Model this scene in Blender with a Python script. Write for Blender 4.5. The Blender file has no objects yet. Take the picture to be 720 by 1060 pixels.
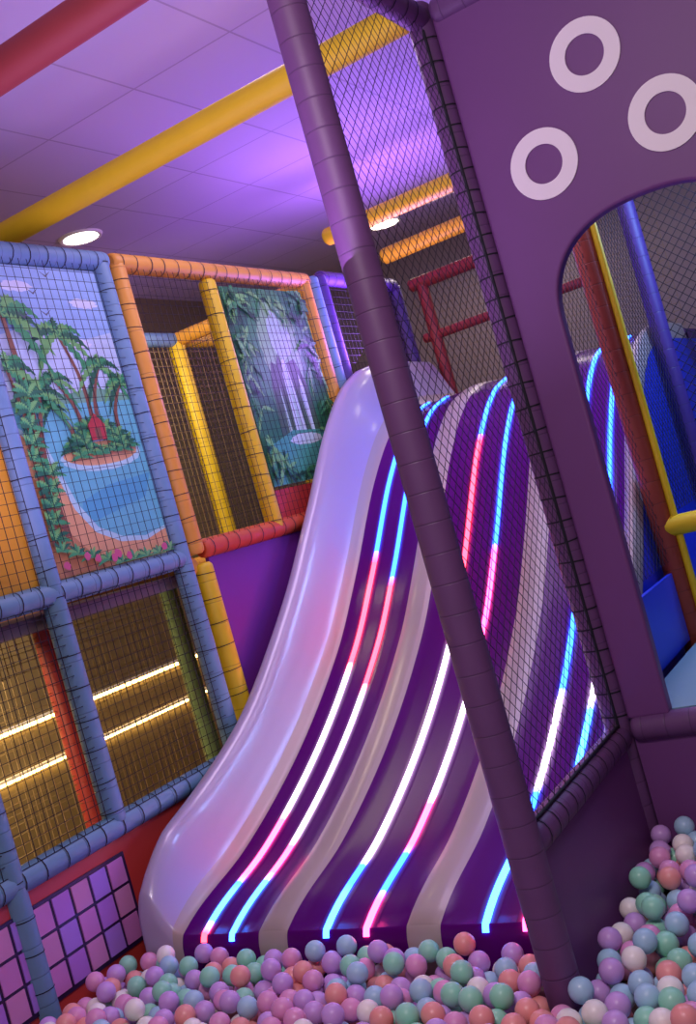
import bpy, math, random
import numpy as np
from math import sqrt
from mathutils import Vector, Matrix
random.seed(7)
scene = bpy.context.scene
try:
    scene.view_settings.view_transform = 'Standard'
except Exception:
    pass

# ------------------------------------------------------------------ materials
def srgb(h):
    h = h.lstrip('#')
    c = [int(h[i:i+2], 16)/255 for i in (0, 2, 4)]
    return tuple([(x/12.92 if x <= 0.04045 else ((x+0.055)/1.055)**2.4) for x in c] + [1.0])

def new_mat(name):
    m = bpy.data.materials.new(name)
    m.use_nodes = True
    nt = m.node_tree
    return m, nt, nt.nodes['Principled BSDF']

def mat_plain(name, col, rough=0.5, noise=0.08, scale=6.0, bump=0.0, coat=0.0, spec=0.5):
    m, nt, b = new_mat(name)
    c = srgb(col)
    tc = nt.nodes.new('ShaderNodeTexCoord')
    n = nt.nodes.new('ShaderNodeTexNoise'); n.inputs['Scale'].default_value = scale
    n.inputs['Detail'].default_value = 4
    nt.links.new(tc.outputs['Object'], n.inputs['Vector'])
    r = nt.nodes.new('ShaderNodeMix'); r.data_type = 'RGBA'
    r.inputs[6].default_value = tuple([x*(1-noise) for x in c[:3]] + [1])
    r.inputs[7].default_value = tuple([min(1, x*(1+noise)) for x in c[:3]] + [1])
    nt.links.new(n.outputs['Fac'], r.inputs[0])
    nt.links.new(r.outputs[2], b.inputs['Base Color'])
    b.inputs['Roughness'].default_value = rough
    b.inputs['Specular IOR Level'].default_value = spec
    b.inputs['Coat Weight'].default_value = coat
    b.inputs['Coat Roughness'].default_value = 0.12
    if bump > 0:
        bp = nt.nodes.new('ShaderNodeBump'); bp.inputs['Strength'].default_value = bump
        bp.inputs['Distance'].default_value = 0.01
        nt.links.new(n.outputs['Fac'], bp.inputs['Height'])
        nt.links.new(bp.outputs['Normal'], b.inputs['Normal'])
    return m

def mat_pad(name, col, rough=0.5, period=0.11, dark=0.62, bump=0.3, seam=0.035):
    """vinyl foam sleeve with stitched seams running round the tube (UV.y = metres)"""
    m, nt, b = new_mat(name)
    c = srgb(col)
    uv = nt.nodes.new('ShaderNodeUVMap'); uv.uv_map = 'UVMap'
    sp = nt.nodes.new('ShaderNodeSeparateXYZ'); nt.links.new(uv.outputs[0], sp.inputs[0])
    d = nt.nodes.new('ShaderNodeMath'); d.operation = 'DIVIDE'; d.inputs[1].default_value = period
    nt.links.new(sp.outputs['Y'], d.inputs[0])
    f = nt.nodes.new('ShaderNodeMath'); f.operation = 'FRACT'; nt.links.new(d.outputs[0], f.inputs[0])
    s = nt.nodes.new('ShaderNodeMath'); s.operation = 'SUBTRACT'; s.inputs[1].default_value = 0.5
    nt.links.new(f.outputs[0], s.inputs[0])
    a = nt.nodes.new('ShaderNodeMath'); a.operation = 'ABSOLUTE'; nt.links.new(s.outputs[0], a.inputs[0])
    mr = nt.nodes.new('ShaderNodeMapRange'); mr.inputs[1].default_value = 0.0; mr.inputs[2].default_value = seam
    mr.clamp = True
    nt.links.new(a.outputs[0], mr.inputs[0])
    mx = nt.nodes.new('ShaderNodeMix'); mx.data_type = 'RGBA'
    mx.inputs[6].default_value = tuple([x*dark for x in c[:3]] + [1])
    mx.inputs[7].default_value = c
    nt.links.new(mr.outputs[0], mx.inputs[0])
    tc = nt.nodes.new('ShaderNodeTexCoord')
    n = nt.nodes.new('ShaderNodeTexNoise'); n.inputs['Scale'].default_value = 12
    nt.links.new(tc.outputs['Object'], n.inputs['Vector'])
    mr2 = nt.nodes.new('ShaderNodeMapRange'); mr2.inputs[3].default_value = 0.88; mr2.inputs[4].default_value = 1.1
    nt.links.new(n.outputs['Fac'], mr2.inputs[0])
    mm = nt.nodes.new('ShaderNodeVectorMath'); mm.operation = 'SCALE'
    nt.links.new(mx.outputs[2], mm.inputs[0]); nt.links.new(mr2.outputs[0], mm.inputs['Scale'])
    nt.links.new(mm.outputs[0], b.inputs['Base Color'])
    ad = nt.nodes.new('ShaderNodeMath'); ad.operation = 'MULTIPLY_ADD'; ad.inputs[1].default_value = 0.8
    nt.links.new(n.outputs['Fac'], ad.inputs[0]); nt.links.new(mr.outputs[0], ad.inputs[2])
    bp = nt.nodes.new('ShaderNodeBump'); bp.inputs['Strength'].default_value = bump; bp.inputs['Distance'].default_value = 0.005
    nt.links.new(ad.outputs[0], bp.inputs['Height']); nt.links.new(bp.outputs['Normal'], b.inputs['Normal'])
    b.inputs['Roughness'].default_value = rough
    return m

def mat_emit(name, col, strength):
    m, nt, b = new_mat(name)
    b.inputs['Base Color'].default_value = srgb(col)
    b.inputs['Emission Color'].default_value = srgb(col)
    b.inputs['Emission Strength'].default_value = strength
    return m

PURP = mat_pad('purple_padding', '#6b4472', period=.09)
PURPWALL = mat_plain('purple_vinyl', '#72407a', 0.5, 0.06, 3.0, 0.05)
PURPDK = mat_pad('dark_purple_padding', '#4c3078')
BLUE = mat_pad('blue_padding', '#6b93ae')
ORANGE = mat_pad('orange_padding', '#dc9c38')
YELLOW = mat_pad('yellow_padding', '#dcbc18')
YPIPE = mat_plain('yellow_foam_pipe', '#eacc18', 0.55, 0.07, 10, 0.05)
RPIPE = mat_plain('red_foam_pipe', '#8a3030', 0.6, 0.07, 10, 0.05)
RED = mat_pad('red_padding', '#983030')
REDPL = mat_plain('red_vinyl', '#c03c34', 0.45, 0.06, 4)
GREEN = mat_pad('green_padding', '#7a9a6a')
NETD = mat_plain('black_net_cord', '#1d1824', 0.8, 0.1, 20)
NETB = mat_plain('brown_net_cord', '#8a7450', 0.8, 0.1, 20)
TIE = mat_plain('cord_tie', '#17141f', 0.7, 0.1, 20)
WHITE = mat_plain('white_vinyl', '#f6f0e8', 0.5, 0.03, 5)
MAGP = mat_plain('magenta_vinyl', '#6e2a88', 0.45, 0.06, 4)
ORANGEPL = mat_plain('orange_panel', '#dca01c', 0.45, 0.08, 4)
BLUEPL = mat_plain('blue_vinyl', '#2440d8', 0.4, 0.06, 4)
TEAL = mat_plain('teal_mat', '#7fa4ad', 0.6, 0.06, 4)

# ------------------------------------------------------------------ builder
class MB:
    def __init__(s):
        s.v = []; s.f = []; s.m = []; s.uv = []; s.sm = []; s.mats = []
    def mi(s, mat):
        if mat not in s.mats: s.mats.append(mat)
        return s.mats.index(mat)
    def face(s, idx, mat, uvs=None, smooth=False):
        s.f.append(tuple(idx)); s.m.append(s.mi(mat)); s.sm.append(smooth)
        s.uv.extend(uvs if uvs else [(0, 0.5)]*len(idx))
    def tube(s, p0, p1, r, mat, seg=18, caps=True):
        p0 = Vector(p0); p1 = Vector(p1); ax = p1-p0; L = ax.length; ax.normalize()
        a = ax.orthogonal().normalized(); b = ax.cross(a)
        rings = [(0, r*0.72), (r*0.25, r*0.95), (r*0.5, r), (L-r*0.5, r), (L-r*0.25, r*0.95), (L, r*0.72)] if caps else [(0, r), (L, r)]
        base = len(s.v)
        for (t, rr) in rings:
            for i in range(seg):
                an = 2*math.pi*i/seg
                s.v.append(tuple(p0+ax*t+(a*math.cos(an)+b*math.sin(an))*rr))
        for k in range(len(rings)-1):
            for i in range(seg):
                j = (i+1) % seg
                q = [base+k*seg+i, base+k*seg+j, base+(k+1)*seg+j, base+(k+1)*seg+i]
                s.face(q, mat, [(i/seg, rings[k][0]), ((i+1)/seg, rings[k][0]), ((i+1)/seg, rings[k+1][0]), (i/seg, rings[k+1][0])], True)
        if caps:
            s.face([base+i for i in range(seg)][::-1], mat)
            s.face([base+(len(rings)-1)*seg+i for i in range(seg)], mat)
    def strand(s, p0, p1, r, mat):
        p0 = Vector(p0); p1 = Vector(p1); ax = (p1-p0)
        if ax.length < 1e-4: return
        ax.normalize()
        a = ax.orthogonal().normalized(); b = ax.cross(a); base = len(s.v)
        for p in (p0, p1):
            for i in range(4):
                an = math.pi/2*i
                s.v.append(tuple(p+(a*math.cos(an)+b*math.sin(an))*r))
        for i in range(4):
            j = (i+1) % 4
            s.face([base+i, base+j, base+4+j, base+4+i], mat, None, True)
    def box(s, c0, c1, mat):
        x0, y0, z0 = c0; x1, y1, z1 = c1; b = len(s.v)
        s.v += [(x0, y0, z0), (x1, y0, z0), (x1, y1, z0), (x0, y1, z0), (x0, y0, z1), (x1, y0, z1), (x1, y1, z1), (x0, y1, z1)]
        for q in [(3, 2, 1, 0), (4, 5, 6, 7), (0, 1, 5, 4), (1, 2, 6, 5), (2, 3, 7, 6), (3, 0, 4, 7)]:
            s.face([b+i for i in q], mat)
    def poly(s, pts, mat):
        b = len(s.v); s.v += [tuple(p) for p in pts]
        s.face(list(range(b, b+len(pts))), mat)
    def net(s, o, U, V, w, h, cell, r, mat, diag=True):
        o = Vector(o); U = Vector(U).normalized(); V = Vector(V).normalized()
        P = lambda a, b: o+U*a+V*b
        if diag:
            st = cell*math.sqrt(2)
            c = st/2
            while c < w+h:
                a0 = max(0, c-h); a1 = min(w, c)
                s.strand(P(a0, c-a0), P(a1, c-a1), r, mat)
                c += st
            c = -h+st/2
            while c < w:
                a0 = max(0, c); a1 = min(w, h+c)
                s.strand(P(a0, a0-c), P(a1, a1-c), r, mat)
                c += st
        else:
            n = int(w/cell)
            for i in range(n+1):
                s.strand(P(w*i/n, 0), P(w*i/n, h), r, mat)
            n = int(h/cell)
            for i in range(n+1):
                s.strand(P(0, h*i/n), P(w, h*i/n), r, mat)
    def ties(s, p0, p1, r, mat, step=0.11, w=0.006):
        p0 = Vector(p0); p1 = Vector(p1); L = (p1-p0).length; d = (p1-p0).normalized()
        t = step*0.5
        while t < L:
            tilt = d.orthogonal().normalized()*0.25*random.uniform(-1, 1)
            dd = (d+tilt*0.4).normalized()
            s.tube(p0+d*t-dd*w/2, p0+d*t+dd*w/2, r+0.0025, mat, 14, False)
            t += step*random.uniform(0.9, 1.1)
    def build(s, name, parent=None, bevel=0):
        me = bpy.data.meshes.new(name)
        me.from_pydata(s.v, [], s.f)
        for m in s.mats: me.materials.append(m)
        me.polygons.foreach_set('material_index', s.m)
        me.polygons.foreach_set('use_smooth', s.sm)
        uvl = me.uv_layers.new(name='UVMap')
        uvl.data.foreach_set('uv', np.array(s.uv, dtype=np.float32).ravel())
        me.update()
        o = bpy.data.objects.new(name, me)
        scene.collection.objects.link(o)
        if parent: o.parent = parent
        if bevel:
            bm = o.modifiers.new('bevel', 'BEVEL'); bm.width = bevel; bm.segments = 3; bm.limit_method = 'ANGLE'
        return o

def empty(name):
    e = bpy.data.objects.new(name, None); e.empty_display_size = 0.2
    scene.collection.objects.link(e); return e

# ------------------------------------------------------------------ room shell
CEIL = 4.1
XL, XR, YB, YF = -5.7, 3.2, 9.2, -3.0
def mat_ceiling():
    m, nt, b = new_mat('ceiling_tile')
    tc = nt.nodes.new('ShaderNodeTexCoord')
    br = nt.nodes.new('ShaderNodeTexBrick')
    br.offset = 0.0; br.inputs['Scale'].default_value = 1.0
    br.inputs['Brick Width'].default_value = 0.6; br.inputs['Row Height'].default_value = 0.6
    br.inputs['Mortar Size'].default_value = 0.006
    br.inputs['Color1'].default_value = srgb('#cbc0d6'); br.inputs['Color2'].default_value = srgb('#c3b8d0')
    br.inputs['Mortar'].default_value = srgb('#a89cb2')
    nt.links.new(tc.outputs['Object'], br.inputs['Vector'])
    nt.links.new(br.outputs['Color'], b.inputs['Base Color'])
    bp = nt.nodes.new('ShaderNodeBump'); bp.inputs['Strength'].default_value = 0.3; bp.inputs['Distance'].default_value = 0.01
    bp.invert = True
    nt.links.new(br.outputs['Fac'], bp.inputs['Height']); nt.links.new(bp.outputs['Normal'], b.inputs['Normal'])
    b.inputs['Roughness'].default_value = 0.8
    return m
def mat_brick():
    m, nt, b = new_mat('warm_brick_wall')
    tc = nt.nodes.new('ShaderNodeTexCoord')
    mp = nt.nodes.new('ShaderNodeMapping'); mp.inputs['Rotation'].default_value = (math.pi/2, 0, math.pi/2)
    nt.links.new(tc.outputs['Object'], mp.inputs[0])
    br = nt.nodes.new('ShaderNodeTexBrick')
    br.inputs['Scale'].default_value = 1.0
    br.inputs['Brick Width'].default_value = 0.3; br.inputs['Row Height'].default_value = 0.1
    br.inputs['Mortar Size'].default_value = 0.006
    br.inputs['Color1'].default_value = srgb('#b09a70'); br.inputs['Color2'].default_value = srgb('#a08a62')
    br.inputs['Mortar'].default_value = srgb('#786848')
    nt.links.new(mp.outputs[0], br.inputs['Vector'])
    nt.links.new(br.outputs['Color'], b.inputs['Base Color'])
    b.inputs['Roughness'].default_value = 0.8
    return m
BRICK = mat_brick()
CEILM = mat_ceiling()
FLOORM = mat_plain('floor_foam_mat', '#8a7864', 0.7, 0.1, 2)
WALLM = mat_plain('wall_paint', '#8f8286', 0.8, 0.05, 1)
def slab(name, c0, c1, mat):
    b = MB(); b.box(c0, c1, mat); return b.build(name)
slab('floor', (XL-.1, YF, -0.1), (XR+.1, YB+.1, 0), FLOORM)
slab('ceiling', (XL-.1, YF, CEIL), (XR+.1, YB+.1, CEIL+.1), CEILM)
slab('wall_left', (XL-.1, YF, 0), (XL, YB, CEIL), BRICK)
slab('wall_back', (XL, YB, 0), (XR, YB+.1, CEIL), WALLM)
slab('wall_right', (XR, YF, 0), (XR+.1, YB, CEIL), WALLM)

# warm LED strips on the left wall
WARM = mat_emit('warm_led', '#ffcf78', 15)
for z in (1.06, 0.76):
    b = MB(); b.box((XL+0.005, 0.5, z-0.012), (XL+0.03, YB-.3, z+0.012), WARM)
    b.box((XL+0.001, 0.5, z+0.014), (XL+0.05, YB-.3, z+0.03), WHITE)
    b.build('wall_led_strip')

# ceiling downlights
DL = mat_emit('downlight_glow', '#fff2d8', 16)
def downlight(x, y):
    e = MB(); seg = 32
    for (r0, z0, r1, z1, m) in [(0.15, CEIL, 0.14, CEIL-0.015, WHITE), (0.14, CEIL-0.015, 0.118, CEIL-0.012, WHITE), (0.118, CEIL-0.012, 0.0, CEIL-0.01, DL)]:
        for i in range(seg):
            a0 = 2*math.pi*i/seg; a1 = 2*math.pi*(i+1)/seg
            p = [(x+r0*math.cos(a0), y+r0*math.sin(a0), z0), (x+r0*math.cos(a1), y+r0*math.sin(a1), z0)]
            if r1 > 0: p += [(x+r1*math.cos(a1), y+r1*math.sin(a1), z1), (x+r1*math.cos(a0), y+r1*math.sin(a0), z1)]
            else: p += [(x, y, z1)]
            e.poly(p, m)
    return e.build('ceiling_downlight')
downlight(-4.66, 5.48); downlight(-3.72, 8.15); downlight(-0.6, 5.9); downlight(-2.0, 8.2); downlight(-1.0, 8.2)

# ------------------------------------------------------------------ overhead pipes
ZB = 3.62
def pipe(name, p0, p1, r, mat):
    b = MB(); b.tube(p0, p1, r, mat, 28)
    return b.build(name)
pipe('yellow_overhead_pipe', (XL+.005, 3.87, ZB), (-1.44, 3.87, ZB), 0.062, YPIPE)
pipe('red_overhead_pipe', (XL+.005, 2.75, ZB), (-1.43, 2.75, ZB), 0.066, RPIPE)
pipe('yellow_overhead_pipe', (-3.4, 6.45, ZB+.08), (XR-.005, 6.45, ZB+.08), 0.06, YPIPE)
pipe('yellow_overhead_pipe', (-3.4, 7.25, ZB), (XR-.005, 7.25, ZB), 0.06, YPIPE)

# ------------------------------------------------------------------ left play frame
FX = -3.40
R = 0.05
b = MB()
def rail(bb, y0, y1, z, mat, x=FX, r=R, tie=True):
    bb.tube((x, y0, z), (x, y1, z), r, mat)
    if tie: bb.ties((x, y0, z), (x, y1, z), r, TIE)
def post(bb, y, z0, z1, mat, x=FX, r=R, tie=True):
    bb.tube((x, y, z0), (x, y, z1), r, mat)
    if tie: bb.ties((x, y, z0), (x, y, z1), r, TIE, 0.13, .004)
frame = empty('play_structure')
rail(b, 1.6, 4.12, 3.37, BLUE); rail(b, 1.6, 4.07, 1.85, BLUE); rail(b, 1.6, 4.07, 0.84, BLUE)
post(b, 1.7, 0, 3.37, BLUE); post(b, 2.62, 0, 3.37, BLUE); post(b, 3.2, 0.84, 3.37, BLUE); post(b, 4.07, 0, 3.37, BLUE)
b.build('blue_frame', frame)
b = MB()
rail(b, 4.15, 6.02, 3.37, ORANGE); post(b, 4.19, 1.85, 3.37, ORANGE); post(b, 5.97, 1.85, 3.37, ORANGE)
post(b, 4.22, 0, 1.80, YELLOW); post(b, 4.93, 1.85, 3.32, YELLOW)
rail(b, 4.24, 5.97, 1.87, mat_pad('orange_red_padding', '#c4502c'))
b.build('orange_frame', frame)
b = MB()
post(b, 6.09, 1.2, 3.4, BLUE); post(b, 6.2, 1.2, 3.42, PURPDK)
rail(b, 6.2, 7.3, 3.4, PURPDK); post(b, 7.3, 0, 3.4, PURPDK)
b.net((FX, 6.22, 2.3), (0, 1, 0), (0, 0, 1), 1.05, 1.08, 0.05, 0.0018, NETD, False)
b.build('purple_frame', frame)
# nets
b = MB()
NX = FX+0.035
b.net((NX, 3.22, 1.88), (0, 1, 0), (0, 0, 1), 0.82, 1.46, 0.047, 0.0013, NETD, False)
b.net((NX, 4.22, 1.9), (0, 1, 0), (0, 0, 1), 1.7, 1.44, 0.047, 0.0013, NETD, False)
b.net((NX, 1.7, 1.88), (0, 1, 0), (0, 0, 1), 1.46, 1.46, 0.047, 0.0016, NETD, False)
b.net((NX, 1.7, 0.88), (0, 1, 0), (0, 0, 1), 1.47, 0.93, 0.043, 0.0017, NETD, False)
b.net((NX, 3.22, 0.88), (0, 1, 0), (0, 0, 1), 0.82, 0.93, 0.043, 0.0017, NETD, False)
b.build('safety_net', frame)
# inner row
b = MB()
IX = -4.5
for y, m in ((2.9, BLUE), (4.1, RED), (5.18, GREEN), (5.96, YELLOW), (7.2, YELLOW)):
    b.tube((IX, y, 0), (IX, y, 3.35), R+0.008, m)
b.tube((IX, 5.96, 3.33), (IX, 7.2, 3.33), R, YELLOW)
b.tube((IX, 1.6, 1.78), (IX, 7.2, 1.78), R, ORANGE)
b.tube((IX, 1.6, 3.33), (IX, 5.96, 3.33), R, BLUE)
for y in (4.15, 5.97):
    b.tube((FX, y, 3.33), (IX, y, 3.33), R, ORANGE); b.tube((FX, y, 1.8), (IX, y, 1.8), R, ORANGE)
b.net((IX, 1.7, 1.85), (0, 1, 0), (0, 0, 1), 5.5, 1.45, 0.05, 0.003, NETB, False)
b.net((IX, 1.7, 0.1), (0, 1, 0), (0, 0, 1), 5.5, 1.65, 0.05, 0.0025, NETB, False)
b.net((IX, 5.97, 1.85), (1, 0, 0), (0, 0, 1), 1.1, 1.45, 0.05, 0.002, NETD, False)
b.box((IX, 1.6, 1.72), (FX-0.06, 6.1, 1.78), mat_plain('deck_vinyl', '#7a6660', 0.5))
b.build('inner_frame', frame)
# solid panels
b = MB()
b.box((FX-0.02, 4.28, 0.85), (FX+0.0, 5.95, 1.82), MAGP)
b.box((FX-0.02, 1.75, 1.9), (FX+0.0, 3.15, 2.55), ORANGEPL)
b.box((FX-0.015, 5.0, 1.92), (FX+0.0, 5.9, 2.08), REDPL)
b.build('panels', frame)

# red pixel panel low down
b = MB()
pinks = [mat_plain('pink_square_%d' % i, h, 0.45) for i, h in enumerate(['#c87cba', '#b274cc', '#cc86b4', '#a87cd4'])]
b.box((FX-0.02, 1.75, 0.0), (FX+0.01, 4.02, 0.80), REDPL)
b.box((FX+0.01, 1.80, 0.36), (FX+0.016, 3.18, 0.735), mat_plain('dark_violet_panel', '#2a1740', 0.4))
ny, nz = 13, 3
for i in range(ny):
    for j in range(nz):
        y0 = 1.82+i*1.35/ny; z0 = 0.38+j*0.118
        b.box((FX+0.016, y0+0.006, z0), (FX+0.022, y0+1.35/ny-0.010, z0+0.104), pinks[(i+j*2) % 4])
b.build('pixel_panel', frame)

# ------------------------------------------------------------------ murals
def flat(name, col, n=0.1, sc=12): return mat_plain(name, col, 0.45, n, sc)
M = {k: flat('mural_'+k, v) for k, v in dict(sky='#98bfe6', sky2='#c0d8ea', sea='#6cc2c8', sea2='#58aec4', sand='#dcac74', sand2='#c08a54',
     leaf='#3f9a5c', leaf2='#256844', leaf3='#6fb660', trunk='#80563c', hut='#b43c3c', hill='#74b08e', rock='#4a5060', pink='#c05a78', foam='#b4e2e2', cloud='#d8e4f2').items()}
def mural(y0, y1, z0, z1, x):
    mb = MB(); lay = [0]
    def P(s, w): return (x+lay[0]*0.00012, y0+(y1-y0)*s, z0+(z1-z0)*w)
    def pg(pts, mat):
        lay[0] += 1
        pts = [(min(1, max(0, s)), min(1, max(0, w))) for s, w in pts]
        if max(p[0] for p in pts)-min(p[0] for p in pts) < .004: return
        mb.poly([P(s, w) for s, w in pts], mat)
    return mb, pg
MW, MH = .76, 1.41
mb, pg = mural(3.255, 4.015, 1.905, 3.315, FX+0.004)
mb.box((FX-0.01, 3.255, 1.905), (FX+0.004, 4.015, 3.315), M['sky'])
def blob(cx, cy, rx, ry, n=18, j=0.15, seed=0):
    rnd = random.Random(seed)
    return [(cx+rx*(1+rnd.uniform(-j, j))*math.cos(2*math.pi*i/n), cy+ry*(1+rnd.uniform(-j, j))*math.sin(2*math.pi*i/n)) for i in range(n)]
pg([(0, 0.5), (1, 0.5), (1, .78), (0.6, .74), (0.3, .8), (0, .76)], M['sky2'])
for k, (cx, cy) in enumerate([(0.3, .93), (.82, .88), (.66, .74)]):
    pg(blob(cx, cy, .12, .018, 24, .2, k), M['cloud'])
pg([(0, .56), (.2, .6), (.45, .57), (.7, .59), (1, .56), (1, .5), (0, .5)], M['hill'])
pg([(0, 0), (1, 0), (1, .54), (0, .54)], M['sea'])
pg([(.3, .14), (.9, .2), (1, .28), (.6, .26), (.35, .22)], M['sea2'])
pg(blob(.62, .36, .35, .05, 36, .03, 3), M['foam'])
pg(blob(.62, .368, .32, .04, 36, .03, 4), M['sand'])
pg([(0, 0), (1, 0), (1, .09), (.8, .07), (.6, .085), (.42, .13), (.3, .22), (.24, .32), (.18, .42), (0, .48)], M['foam'])
pg([(0, 0), (1, 0), (1, .08), (.8, .055), (.58, .068), (.39, .115), (.27, .20), (.21, .30), (.15, .40), (0, .46)], M['sand'])
pg([(0, 0), (.4, 0), (.3, .06), (.15, .15), (.05, .3), (0, .33)], M['sand2'])
GR = [M['leaf'], M['leaf2'], M['leaf3']]
def frond(tx, ty, a, L, droop, wd, mat):
    """arching palm frond with a toothed outline; all sizes in metres on the print"""
    up = []; dn = []; n = 14
    for i in range(n+1):
        t = i/n
        x = L*t*math.cos(a); y = L*t*math.sin(a)-droop*L*t*t
        dx = math.cos(a); dy = math.sin(a)-2*droop*t; l = math.hypot(dx, dy); nxx, nyy = -dy/l, dx/l
        w_ = wd*(math.sin(math.pi*(.12+.88*t))**.8 if t < 1 else 0)*(1.0 if i % 2 else .45)
        up.append((tx+(x+nxx*w_*.6)/MW, ty+(y+nyy*w_*.6)/MH)); dn.append((tx+(x-nxx*w_)/MW, ty+(y-nyy*w_)/MH))
    pg(up+dn[::-1], mat)
def palm(cx, cy, tx, ty, L, seed, n=9, tw=.012):
    k = 8; l1 = []; l2 = []
    for i in range(k+1):
        t = i/k; x = cx+(tx-cx)*t+.06*math.sin(math.pi*t)*(1 if seed % 2 else -1); y = cy+(ty-cy)*t
        w_ = tw*(1.3-.6*t)/MW; l1.append((x-w_, y)); l2.append((x+w_, y))
    pg(l1+l2[::-1], M['trunk'])
    rnd = random.Random(seed)
    for k in range(n):
        a = math.radians(-25+k*230/(n-1)+rnd.uniform(-6, 6))
        frond(tx, ty, a, L*rnd.uniform(.85, 1.15), .75, L*.15, GR[(k*2) % 3])
def bush(cx, cy, r, seed, n=8):
    rnd = random.Random(seed)
    for k in range(n):
        a = math.radians(10+k*160/(n-1)+rnd.uniform(-8, 8))
        frond(cx, cy, a, r*rnd.uniform(.8, 1.2), .35, r*.2, GR[k % 3])
palm(.60, .42, .52, .77, .20, 1, 11); palm(.68, .42, .80, .66, .16, 2); palm(.50, .42, .38, .62, .13, 5)
palm(.84, .40, .95, .60, .14, 6); palm(.40, .39, .30, .53, .1, 9)
for i, (x, y) in enumerate([(.40, .385), (.50, .42), (.56, .45), (.68, .45), (.76, .42), (.84, .385), (.64, .42), (.47, .40), (.78, .39)]):
    bush(x, y, .10, i+5)
pg([(.55, .41), (.68, .41), (.69, .46), (.62, .50), (.54, .46)], M['hut'])
pg([(.59, .41), (.64, .41), (.64, .45), (.59, .45)], M['trunk'])
for i, (x, y) in enumerate([(.42, .36), (.5, .37), (.6, .365), (.7, .37), (.8, .37)]):
    bush(x, y, .07, i+35, 7)
palm(.02, .1, .10, .84, .25, 3, 11, .018); palm(.14, .12, .22, .58, .17, 4, 9, .014); palm(.0, .1, .02, .66, .2, 7)
for i in range(10):
    bush(.02+.022*(i % 5), .12+.05*i, .10, i+60)
for k in range(9):
    bush(.04+.11*k, .0+max(0, .08-.02*k), .07, k+80, 7)
for k in range(8):
    rnd = random.Random(k+57)
    pg(blob(rnd.uniform(0, .95), rnd.uniform(.01, .05), .025, .013, 10, .2, k), M['pink'])
for (s, w) in [(.36, .90), (.5, .96), (.24, .82), (.42, .83)]:
    pg([(s-.05, w+.015), (s, w), (s+.05, w+.017), (s, w-.007)], M['rock'])
mb.build('beach_mural')

F = {k: flat('forest_'+k, v, .3, 25) for k, v in dict(bg='#347a50', dk='#22543a', md='#48965a', lt='#7cc06a', mist='#b4d8bc', water='#d4ecdf', pool='#56ac90', rock='#4e6e50', glow='#90c888').items()}
mb, pg = mural(5.025, 5.905, 2.1, 3.29, FX+0.004)
mb.box((FX-0.01, 5.025, 2.1), (FX+0.004, 5.905, 3.29), F['bg'])
pg(blob(.52, .66, .36, .34, 40, .08, 1), F['md']); pg(blob(.54, .70, .24, .24, 40, .08, 2), F['glow']); pg(blob(.56, .76, .13, .13, 40, .1, 2), F['mist'])
pg([(.26, .2), (.30, .5), (.36, .62), (.42, .6), (.46, .66), (.50, .6), (.66, .63), (.74, .5), (.78, .2)], F['rock'])
pg([(.45, .25), (.47, .55), (.50, .63), (.54, .63), (.56, .5), (.58, .25)], F['water'])
pg([(.50, .25), (.51, .6), (.525, .6), (.53, .25)], F['mist'])
pg([(.64, .22), (.63, .45), (.66, .55), (.69, .48), (.69, .22)], F['water'])
pg([(.36, .22), (.37, .42), (.39, .5), (.40, .22)], F['mist'])
pg([(.0, .0), (1, 0), (1, .18), (.75, .25), (.4, .26), (.1, .2)], F['pool'])
pg(blob(.55, .21, .2, .03, 26, .1, 3), F['water'])
MW, MH = .88, 1.19
GR = [F['dk'], F['md'], F['lt']]
for i in range(46):
    rnd = random.Random(i+300)
    side = i % 4
    if side == 0: c = (rnd.uniform(0, .2), rnd.uniform(.1, .95))
    elif side == 1: c = (rnd.uniform(.8, 1), rnd.uniform(.1, .95))
    elif side == 2: c = (rnd.uniform(0, 1), rnd.uniform(.88, 1))
    else: c = (rnd.uniform(0, 1), rnd.uniform(0, .1))
    for q in range(5):
        frond(c[0], c[1], rnd.uniform(0, 6.28), rnd.uniform(.08, .17), .3, .02, GR[rnd.choice([0, 1, 1, 2, 2])])
mb.build('waterfall_mural')

# ------------------------------------------------------------------ slide
slide = empty('wave_slide')
SPURP = mat_plain('slide_purple_gelcoat', '#58086a', 0.25, 0.05, 3, 0, 0, 0.14)
SBEI = mat_plain('slide_beige_gelcoat', '#b2a098', 0.4, 0.04, 3, 0, 0.12)
SBANK = mat_plain('slide_silver_gelcoat', '#b3a5be', 0.28, 0.04, 2, 0, 0.4)
py = [3.06, 3.075, 3.1, 3.59, 4.09, 4.73, 5.12, 5.63, 6.0, 6.24, 6.55, 6.9, 7.28]
pz = [0.15, 0.36, 0.405, 0.545, 0.755, 1.146, 1.486, 1.98, 2.25, 2.36, 2.42, 2.43, 2.43]
def hermite(xs, ys, n):
    xs = np.array(xs); ys = np.array(ys)
    d = np.diff(ys)/np.diff(xs); m = np.zeros(len(xs)); m[0] = d[0]; m[-1] = d[-1]
    for i in range(1, len(xs)-1):
        m[i] = 0 if d[i-1]*d[i] <= 0 else 2*d[i-1]*d[i]/(d[i-1]+d[i])
    out = []
    for i in range(len(xs)-1):
        h = xs[i+1]-xs[i]
        for k in range(n):
            t = k/n
            out.append((xs[i]+h*t, (2*t**3-3*t**2+1)*ys[i]+(t**3-2*t**2+t)*h*m[i]+(-2*t**3+3*t**2)*ys[i+1]+(t**3-t**2)*h*m[i+1]))
    out.append((xs[-1], ys[-1])); return out
prof = hermite(py, pz, 9)
hbp = hermite([3.06, 3.08, 3.11, 3.2, 3.35, 4.0, 4.5, 5.0, 5.76, 6.35, 7.28], [.10, .16, .19, .235, .275, .285, .35, .41, .43, .37, .34], 6)
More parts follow.
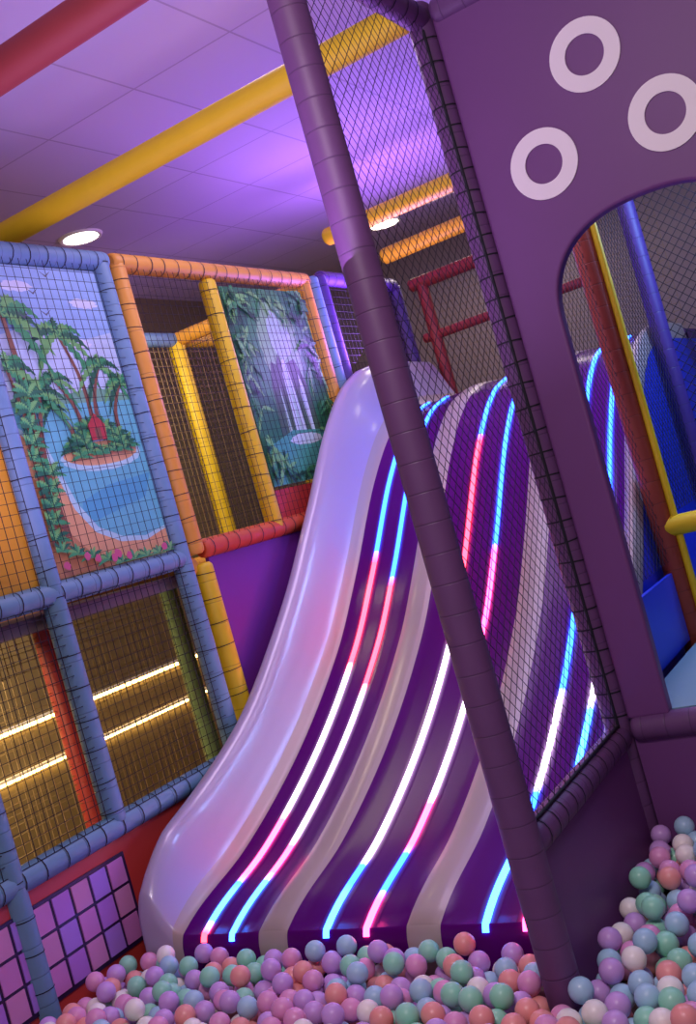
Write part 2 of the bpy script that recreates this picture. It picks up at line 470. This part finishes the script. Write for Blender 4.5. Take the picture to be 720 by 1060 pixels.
def hb(y): return float(np.interp(y, [p[0] for p in hbp], [p[1] for p in hbp]))
cs = []
for x, fr in [(-3.335, -1.2), (-3.34, .4), (-3.338, .8), (-3.325, .94), (-3.305, 1.0), (-3.28, .99), (-3.255, .92), (-3.23, .77), (-3.20, .55), (-3.17, .33), (-3.145, .17), (-3.12, .06)]:
    cs.append((x, 'b', fr, SBANK))
cs[-2] = cs[-2][:3]+(SBEI,)
cs[-1] = cs[-1][:3]+(SBEI,)
def lane(x0, x1, dip=0.012, n=8):
    for i in range(n):
        t = i/n; cs.append((x0+(x1-x0)*t, 's', -dip*math.sin(math.pi*t), SPURP))
def ridge(x0, x1, h=0.012, n=8):
    for i in range(n):
        t = i/n; cs.append((x0+(x1-x0)*t, 's', h*math.sin(math.pi*t)**0.5, SBEI))
lane(-3.095, -2.71); ridge(-2.71, -2.575); lane(-2.575, -2.055); ridge(-2.055, -1.92); lane(-1.92, -1.52)
cs.append((-1.52, 's', 0, SBEI)); cs.append((-1.50, 's', .02, SBEI)); cs.append((-1.47, 's', .03, SBEI)); cs.append((-1.455, 's', .02, SBEI)); cs.append((-1.45, 's', -.12, SBEI))
mb = MB()
nx = len(cs)
def off(i):
    y, z = prof[i]; a = prof[max(0, i-1)]; c = prof[min(len(prof)-1, i+1)]
    dy = c[0]-a[0]; dz = c[1]-a[1]; L = math.hypot(dy, dz)
    return y, z, -dz/L, dy/L
for i in range(len(prof)):
    y, z, ny_, nz_ = off(i)
    nar = max(0, min(1, (3.6-y)/.5)); nar = nar*nar*(3-2*nar)
    for (x, t, v, m) in cs:
        if t == 's':
            if y < 3.1: v *= 0.5
            mb.v.append((x, y+ny_*v, z+nz_*v))
        else:
            h = hb(y)*v
            wgt = max(0, min(1, (-3.12-x)/.2))
            mb.v.append((x+.05*nar*wgt, y, z+h))
for i in range(len(prof)-1):
    for j in range(nx-1):
        mb.face([i*nx+j, i*nx+j+1, (i+1)*nx+j+1, (i+1)*nx+j], cs[j][3], None, True)
mb.build('slide_bed', slide)
def seg_col(y, table):
    for (ye, c) in table:
        if y < ye: return c
    return table[-1][1]
Bc, Wc, Rc, Cc, Pc = (.012, .085, 1), (.62, .46, .66), (1, .03, .045), (.03, .18, 1), (1, .05, .24)
leds = [(-2.985, [(3.14, Rc), (3.35, Cc), (3.42, Bc), (3.8, Pc), (4.65, Wc), (5.2, Rc), (9, Bc)]),
        (-2.845, [(3.42, Cc), (3.6, Pc), (4.5, Wc), (5.05, Rc), (9, Bc)]),
        (-2.40, [(3.3, Cc), (3.48, Bc), (4.7, Wc), (5.75, Rc), (9, Bc)]),
        (-2.225, [(3.22, Pc), (3.5, Bc), (3.8, Pc), (4.5, Wc), (5.1, Pc), (9, Bc)]),
        (-1.75, [(3.6, Cc), (3.8, Bc), (4.3, Wc), (9, Bc)]),
        (-1.60, [(3.5, Pc), (4.2, Cc), (4.5, Wc), (9, Bc)])]
lv = []; lf = []; lc = []
for x, tab in leds:
    w = 0.013
    for (x0, x1) in ((-3.095, -2.71), (-2.575, -2.055), (-1.92, -1.52)):
        if x0 < x < x1: lx0, lx1 = x0, x1
    dipf = lambda xx: -0.012*math.sin(math.pi*(xx-lx0)/(lx1-lx0))
    # bright core, plus weakly glowing bands each side that imitate the strip's bloom
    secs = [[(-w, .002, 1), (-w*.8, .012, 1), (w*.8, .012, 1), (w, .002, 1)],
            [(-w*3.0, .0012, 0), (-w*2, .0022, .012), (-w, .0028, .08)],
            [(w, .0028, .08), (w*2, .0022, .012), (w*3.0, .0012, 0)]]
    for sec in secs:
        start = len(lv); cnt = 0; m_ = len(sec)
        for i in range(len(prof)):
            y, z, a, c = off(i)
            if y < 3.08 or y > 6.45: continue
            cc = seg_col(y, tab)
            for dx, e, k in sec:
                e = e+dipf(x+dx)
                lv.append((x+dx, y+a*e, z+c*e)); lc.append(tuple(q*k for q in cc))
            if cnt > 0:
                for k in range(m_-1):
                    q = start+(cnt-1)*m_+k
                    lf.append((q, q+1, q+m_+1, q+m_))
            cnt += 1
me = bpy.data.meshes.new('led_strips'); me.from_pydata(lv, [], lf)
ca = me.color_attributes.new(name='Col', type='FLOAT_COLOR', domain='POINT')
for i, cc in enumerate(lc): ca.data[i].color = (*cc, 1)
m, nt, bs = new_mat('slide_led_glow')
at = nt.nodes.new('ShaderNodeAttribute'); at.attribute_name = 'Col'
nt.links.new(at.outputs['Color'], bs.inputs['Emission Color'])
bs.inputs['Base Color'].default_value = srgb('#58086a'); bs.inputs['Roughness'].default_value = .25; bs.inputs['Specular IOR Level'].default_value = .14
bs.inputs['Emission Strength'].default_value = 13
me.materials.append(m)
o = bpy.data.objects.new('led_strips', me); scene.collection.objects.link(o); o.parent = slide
mb = MB()
mb.box((-3.3, 7.3, 0.0), (-1.45, 7.34, 2.4), SPURP)
mb.box((-3.33, 7.29, 2.3), (-1.45, 8.2, 2.42), PURPWALL)
# blue side skirt that follows the slide profile
pp = [(y, z-.08) for y, z in prof if y > 3.95]
side = [(-1.448, pp[0][0], .0)]+[(-1.448, y, z) for y, z in pp]+[(-1.448, 8.2, 2.35), (-1.448, 8.2, 0)]
mb.poly(side, BLUEPL)
for x in (-3.2, -2.3, -1.55):
    for y, zt in ((4.4, .85), (5.6, 1.85), (7.1, 2.3)):
        mb.tube((x, y, 0), (x, y, zt), 0.035, PURP)
for x in (-3.2, -1.95):
    mb.tube((x, 7.36, 2.42), (x, 7.36, 3.37), 0.045, RED)
mb.tube((-3.3, 7.36, 3.36), (-1.9, 7.36, 3.36), 0.05, RED); mb.tube((-3.3, 7.36, 2.95), (-1.9, 7.36, 2.95), 0.035, RED)
mb.net((-3.3, 7.36, 2.45), (1, 0, 0), (0, 0, 1), 1.85, .9, 0.05, 0.0018, NETB, False)
mb.build('landing', slide)

# ------------------------------------------------------------------ near net barrier
NXP = -1.385
bar = empty('net_barrier')
b = MB()
PX = NXP+.015
b.tube((PX, 2.765, 0), (PX, 2.765, 3.62), 0.056, PURP, 28)
b.tube((NXP, 3.84, 0), (NXP, 3.84, 3.62), 0.05, PURP, 28)
b.tube((NXP, 2.77, 0.76), (NXP, 3.84, 0.76), 0.05, PURP); b.tube((NXP, 2.77, 3.56), (NXP, 3.84, 3.56), 0.05, PURP)
b.ties((NXP, 3.84, .8), (NXP, 3.84, 3.5), .05, TIE, 0.085); b.ties((NXP, 2.85, .76), (NXP, 3.8, .76), .05, TIE, .085)
b.ties((NXP, 2.85, 3.56), (NXP, 3.8, 3.56), .05, TIE, .09)
b.build('posts', bar)
b = MB()
b.net((NXP+.02, 2.80, 0.80), (0, 1, 0), (0, 0, 1), 1.0, 2.72, 0.037, 0.0012, NETD, True)
b.tube((NXP+.02, 3.785, .8), (NXP+.02, 3.785, 3.5), .006, TIE, 8)
b.tube((NXP+.02, 2.81, .815), (NXP+.02, 3.79, .815), .006, TIE, 8)
b.build('net', bar)
b = MB(); b.box((NXP-.025, 2.80, 0), (NXP+.025, 3.80, .74), PURPWALL); b.build('lower_panel', bar, .01)

# arch panel
arch = empty('arch_panel')
Y0, Y1 = 3.82, 3.88
out = [(-1.335, .82), (-1.175, .82)]
cx, hw, zs, bh = -.78, .385, 2.30, .34
for i in range(33):
    a = math.pi*(1-i/32)
    c_, s_ = math.cos(a), math.sin(a)
    out.append((cx+hw*math.copysign(abs(c_)**(2/2.4), c_), zs+bh*abs(s_)**(2/2.4)))
out[2] = (-1.165, 2.3)
out += [(-.395, .82), (.6, .82), (.6, 3.55), (-1.335, 3.55)]
b = MB(); n = len(out); 
for yy in (Y0, Y1): b.v += [(x, yy, z) for x, z in out]
b.face(list(range(n))[::-1], PURPWALL); b.face(list(range(n, 2*n)), PURPWALL)
for i in range(n):
    j = (i+1) % n; b.face([i, j, n+j, n+i], PURPWALL)
b.build('panel', arch, .012)
b = MB()
for (x, z) in [(-.834, 3.165), (-.629, 2.864), (-1.074, 2.868)]:
    seg = 48; r0, r1 = .07, .126; bs_ = len(b.v)
    for i in range(seg):
        a = 2*math.pi*i/seg
        for r, yy in ((r0, Y0), (r0, Y0-.006), (r1, Y0-.006), (r1, Y0)):
            b.v.append((x+r*math.cos(a), yy, z+r*math.sin(a)))
    for i in range(seg):
        j = (i+1) % seg
        for k in range(3): b.face([bs_+i*4+k, bs_+i*4+k+1, bs_+j*4+k+1, bs_+j*4+k], WHITE)
b.build('ring_cutouts', arch)
b = MB()
b.tube((-1.33, 3.84, .78), (.6, 3.84, .78), .05, PURP); b.tube((-1.33, 3.84, 3.56), (.6, 3.84, 3.56), .05, PURP)
b.tube((.62, 3.84, 0), (.62, 3.84, 3.6), .05, PURP)
b.box((-1.33, 3.825, 0), (.6, 3.865, .75), PURPWALL)
b.build('frame', arch)

# structure seen through the arch
back = empty('climbing_frame')
b = MB()
YR = 5.2
ORED = mat_pad('orange_red_post', '#98402c')
b.tube((NXP, YR, 0), (NXP, YR, 3.55), .055, ORED); b.tube((NXP+.07, YR, 0), (NXP+.07, YR, 3.55), .018, YPIPE)
b.tube((NXP, 6.3, 0), (NXP, 6.3, 3.55), .052, PURPDK); b.tube((-.2, 6.3, 0), (-.2, 6.3, 3.55), .05, PURPDK); b.tube((.4, YR, 0), (.4, YR, 3.55), .05, PURPDK)
b.tube((NXP, YR, 1.36), (.4, YR, 1.36), .05, YPIPE); b.tube((NXP, YR, 3.5), (.4, YR, 3.5), .05, YPIPE)
b.tube((NXP, 3.91, 3.5), (NXP, 6.3, 3.5), .05, PURP)
b.net((NXP, 3.91, 1.2), (0, 1, 0), (0, 0, 1), 1.25, 2.3, .042, .0014, NETD, True)
b.net((NXP, 5.25, 1.4), (0, 1, 0), (0, 0, 1), 1.0, 2.05, .042, .0020, NETD, True)
b.net((NXP, 6.3, .9), (1, 0, 0), (0, 0, 1), 2, 2.5, .042, .0026, NETD, True)
b.box((NXP-.01, 3.91, .82), (NXP+.01, 5.1, 1.15), BLUEPL)  # blue colour stands in for blue LED light on the slide side
b.box((-1.33, 3.9, .72), (.6, 6.2, .82), TEAL)
b.box((-1.25, 7.0, 1.0), (.9, 7.04, 2.55), BLUEPL)  # coloured blue in place of LED light falling on a far surface
b.build('frame', back)

# ------------------------------------------------------------------ balls
RB = 0.037; D = 2*RB
cell = D; grid = {}
balls = []
def ok(x, y):
    if x < -3.355+RB or x > 0.9 or y < 1.42 or y > 3.82-RB: return False
    if y > 3.055-RB and x < NXP-.03: return False
    if abs(x-NXP) < .03+RB and y > 2.70-RB: return False
    return True
def rest(x, y, base):
    gi, gj = int(x//cell), int(y//cell); z = base+RB
    for i in (gi-1, gi, gi+1):
        for j in (gj-1, gj, gj+1):
            for (bx, by, bz) in grid.get((i, j), ()):
                d2 = (bx-x)**2+(by-y)**2
                if d2 < D*D:
                    zz = bz+sqrt(D*D-d2)
                    if zz > z: z = zz
    return z
rnd = random.Random(11); fails = 0
def lim(x, y):
    t = max(0, min(1, (y-2.9)/.7)) if x > NXP else 0
    return .045*t
while len(balls) < 9000 and fails < 110:
    best = None
    for k in range(18):
        x = rnd.uniform(-3.36, .9); y = rnd.uniform(1.4, 3.8)
        if not ok(x, y): continue
        z = rest(x, y, .24); key = z-lim(x, y)
        if best is None or key < best[3]: best = (x, y, z, key)
    if best is None: continue
    if best[3] > 0.388: fails += 1; continue
    balls.append(best[:3]); grid.setdefault((int(best[0]//cell), int(best[1]//cell)), []).append(best[:3])
print('BALLS', len(balls))
seg, rin = 18, 11
sv = [(0, 0, 1)]
for j in range(1, rin):
    ph = math.pi*j/rin
    for i in range(seg):
        th = 2*math.pi*i/seg; sv.append((math.sin(ph)*math.cos(th), math.sin(ph)*math.sin(th), math.cos(ph)))
sv.append((0, 0, -1)); sv = np.array(sv)*RB
sf = []
for i in range(seg): sf.append((0, 1+i, 1+(i+1) % seg))
for j in range(rin-2):
    for i in range(seg):
        a = 1+j*seg; c = a+seg; sf.append((a+i, c+i, c+(i+1) % seg, a+(i+1) % seg))
last = len(sv)-1; a = 1+(rin-2)*seg
for i in range(seg): sf.append((last, a+(i+1) % seg, a+i))
cols = [('lilac', '#d0a2e2', 26), ('mint', '#98e0be', 21), ('pale_blue', '#acd4e8', 17), ('salmon', '#f4a098', 18), ('pink', '#e89cc8', 13), ('cream', '#fbf4ea', 9), ('yellow', '#e6c840', 0.3)]
bm_ = [mat_plain('ball_'+n, c, 0.4, .03, 3, 0, .1) for n, c, w in cols]
nb = len(balls); nv = len(sv)
V = (np.array(balls)[:, None, :]+sv[None, :, :]).reshape(-1, 3)
faces = []; mi = []
ch = rnd.choices(range(len(cols)), [w for _, _, w in cols], k=nb)
for k in range(nb):
    o_ = k*nv
    faces.extend([tuple(o_+q for q in f) for f in sf]); mi.extend([ch[k]]*len(sf))
me = bpy.data.meshes.new('ball_pit_balls'); me.from_pydata(V.tolist(), [], faces)
for m in bm_: me.materials.append(m)
me.polygons.foreach_set('material_index', mi); me.polygons.foreach_set('use_smooth', [True]*len(faces)); me.update()
o = bpy.data.objects.new('ball_pit_balls', me); scene.collection.objects.link(o)
b = MB(); b.box((-3.37, 1.38, 0), (.93, 2.70, .24), FLOORM); b.box((NXP+.03, 2.70, 0), (.93, 3.82, .24), FLOORM); b.box((-3.37, 2.70, 0), (NXP-.03, 3.055, .24), FLOORM)
b.box((-3.37, 1.2, 0), (1.05, 1.38, .5), PURPWALL); b.box((.93, 1.38, 0), (1.05, 3.8, .5), PURPWALL); b.build('ball_pit_border')

# ------------------------------------------------------------------ lights
def area(name, loc, target, size, power, col, sy=None):
    l = bpy.data.lights.new(name, 'AREA'); l.energy = power; l.color = col; l.size = size
    if sy: l.shape = 'RECTANGLE'; l.size_y = sy
    o = bpy.data.objects.new(name, l); scene.collection.objects.link(o); o.location = loc
    d = Vector(target)-Vector(loc); o.rotation_euler = d.to_track_quat('-Z', 'Y').to_euler(); return o
area('ambient_fill_light', (-0.6, 0.8, 4.05), (-1.2, 2.6, 0), 1.2, 100, (1, .83, .90))  # added ambient fill out of view, no fixture behind it
area('slide_fill_light', (-2.2, 4.6, 4.05), (-2.4, 4.4, 0), 1.0, 30, (.86, .66, 1))  # added lilac fill above the slide, not a known fixture
area('violet_uplight', (-3.0, 6.6, 3.0), (-3.2, 6.0, 4.1), .8, 48, (.42, .16, 1))
area('violet_uplight', (-2.2, 2.6, 2.4), (-2.6, 3.4, 4.1), 1.6, 30, (.66, .42, 1))  # added fill floating below the ceiling to brighten it
area('warm_cabin_lamp', (-4.9, 3.6, 1.6), (-5.5, 4.2, 0.3), .8, 42, (1, .75, .4), 3)
area('cabin_lamp', (-4.0, 5.0, 3.2), (-4.6, 6.0, 1.8), .4, 18, (1, .8, .55))
area('warm_landing_lamp', (-2.9, 8.3, 4.05), (-2.9, 7.6, 2), .8, 26, (1, .85, .75))
area('arch_lamp', (-.9, 5.0, 3.9), (-1.2, 5.6, 1.5), .6, 10, (.7, .65, 1))
area('blue_arch_fill', (-.4, 5.8, 3.3), (-1.5, 6.3, 1.7), .6, 40, (.25, .45, 1))  # added to wash the side panels blue, no such fixture there
w = bpy.data.worlds.new('world'); scene.world = w; w.use_nodes = True
w.node_tree.nodes['Background'].inputs[0].default_value = (.80, .58, .95, 1)
w.node_tree.nodes['Background'].inputs[1].default_value = .34

# ------------------------------------------------------------------ camera
cam = bpy.data.cameras.new('camera'); co = bpy.data.objects.new('camera', cam); scene.collection.objects.link(co)
th = math.radians(30.6); ro = math.radians(15.66)
Fw = Vector((-math.sin(th), math.cos(th), 0)); Rr = Vector((math.cos(th), math.sin(th), 0)); U = Vector((0, 0, 1))
cxv = Rr*math.cos(ro)-U*math.sin(ro); cyv = Rr*math.sin(ro)+U*math.cos(ro); cz = -Fw
mtx = Matrix((cxv, cyv, cz)).transposed().to_4x4(); mtx.translation = Vector((0, 0, 1.85))
co.matrix_world = mtx
cam.sensor_fit = 'AUTO'; cam.sensor_width = 36; cam.lens = 36*1100/1060
scene.camera = co
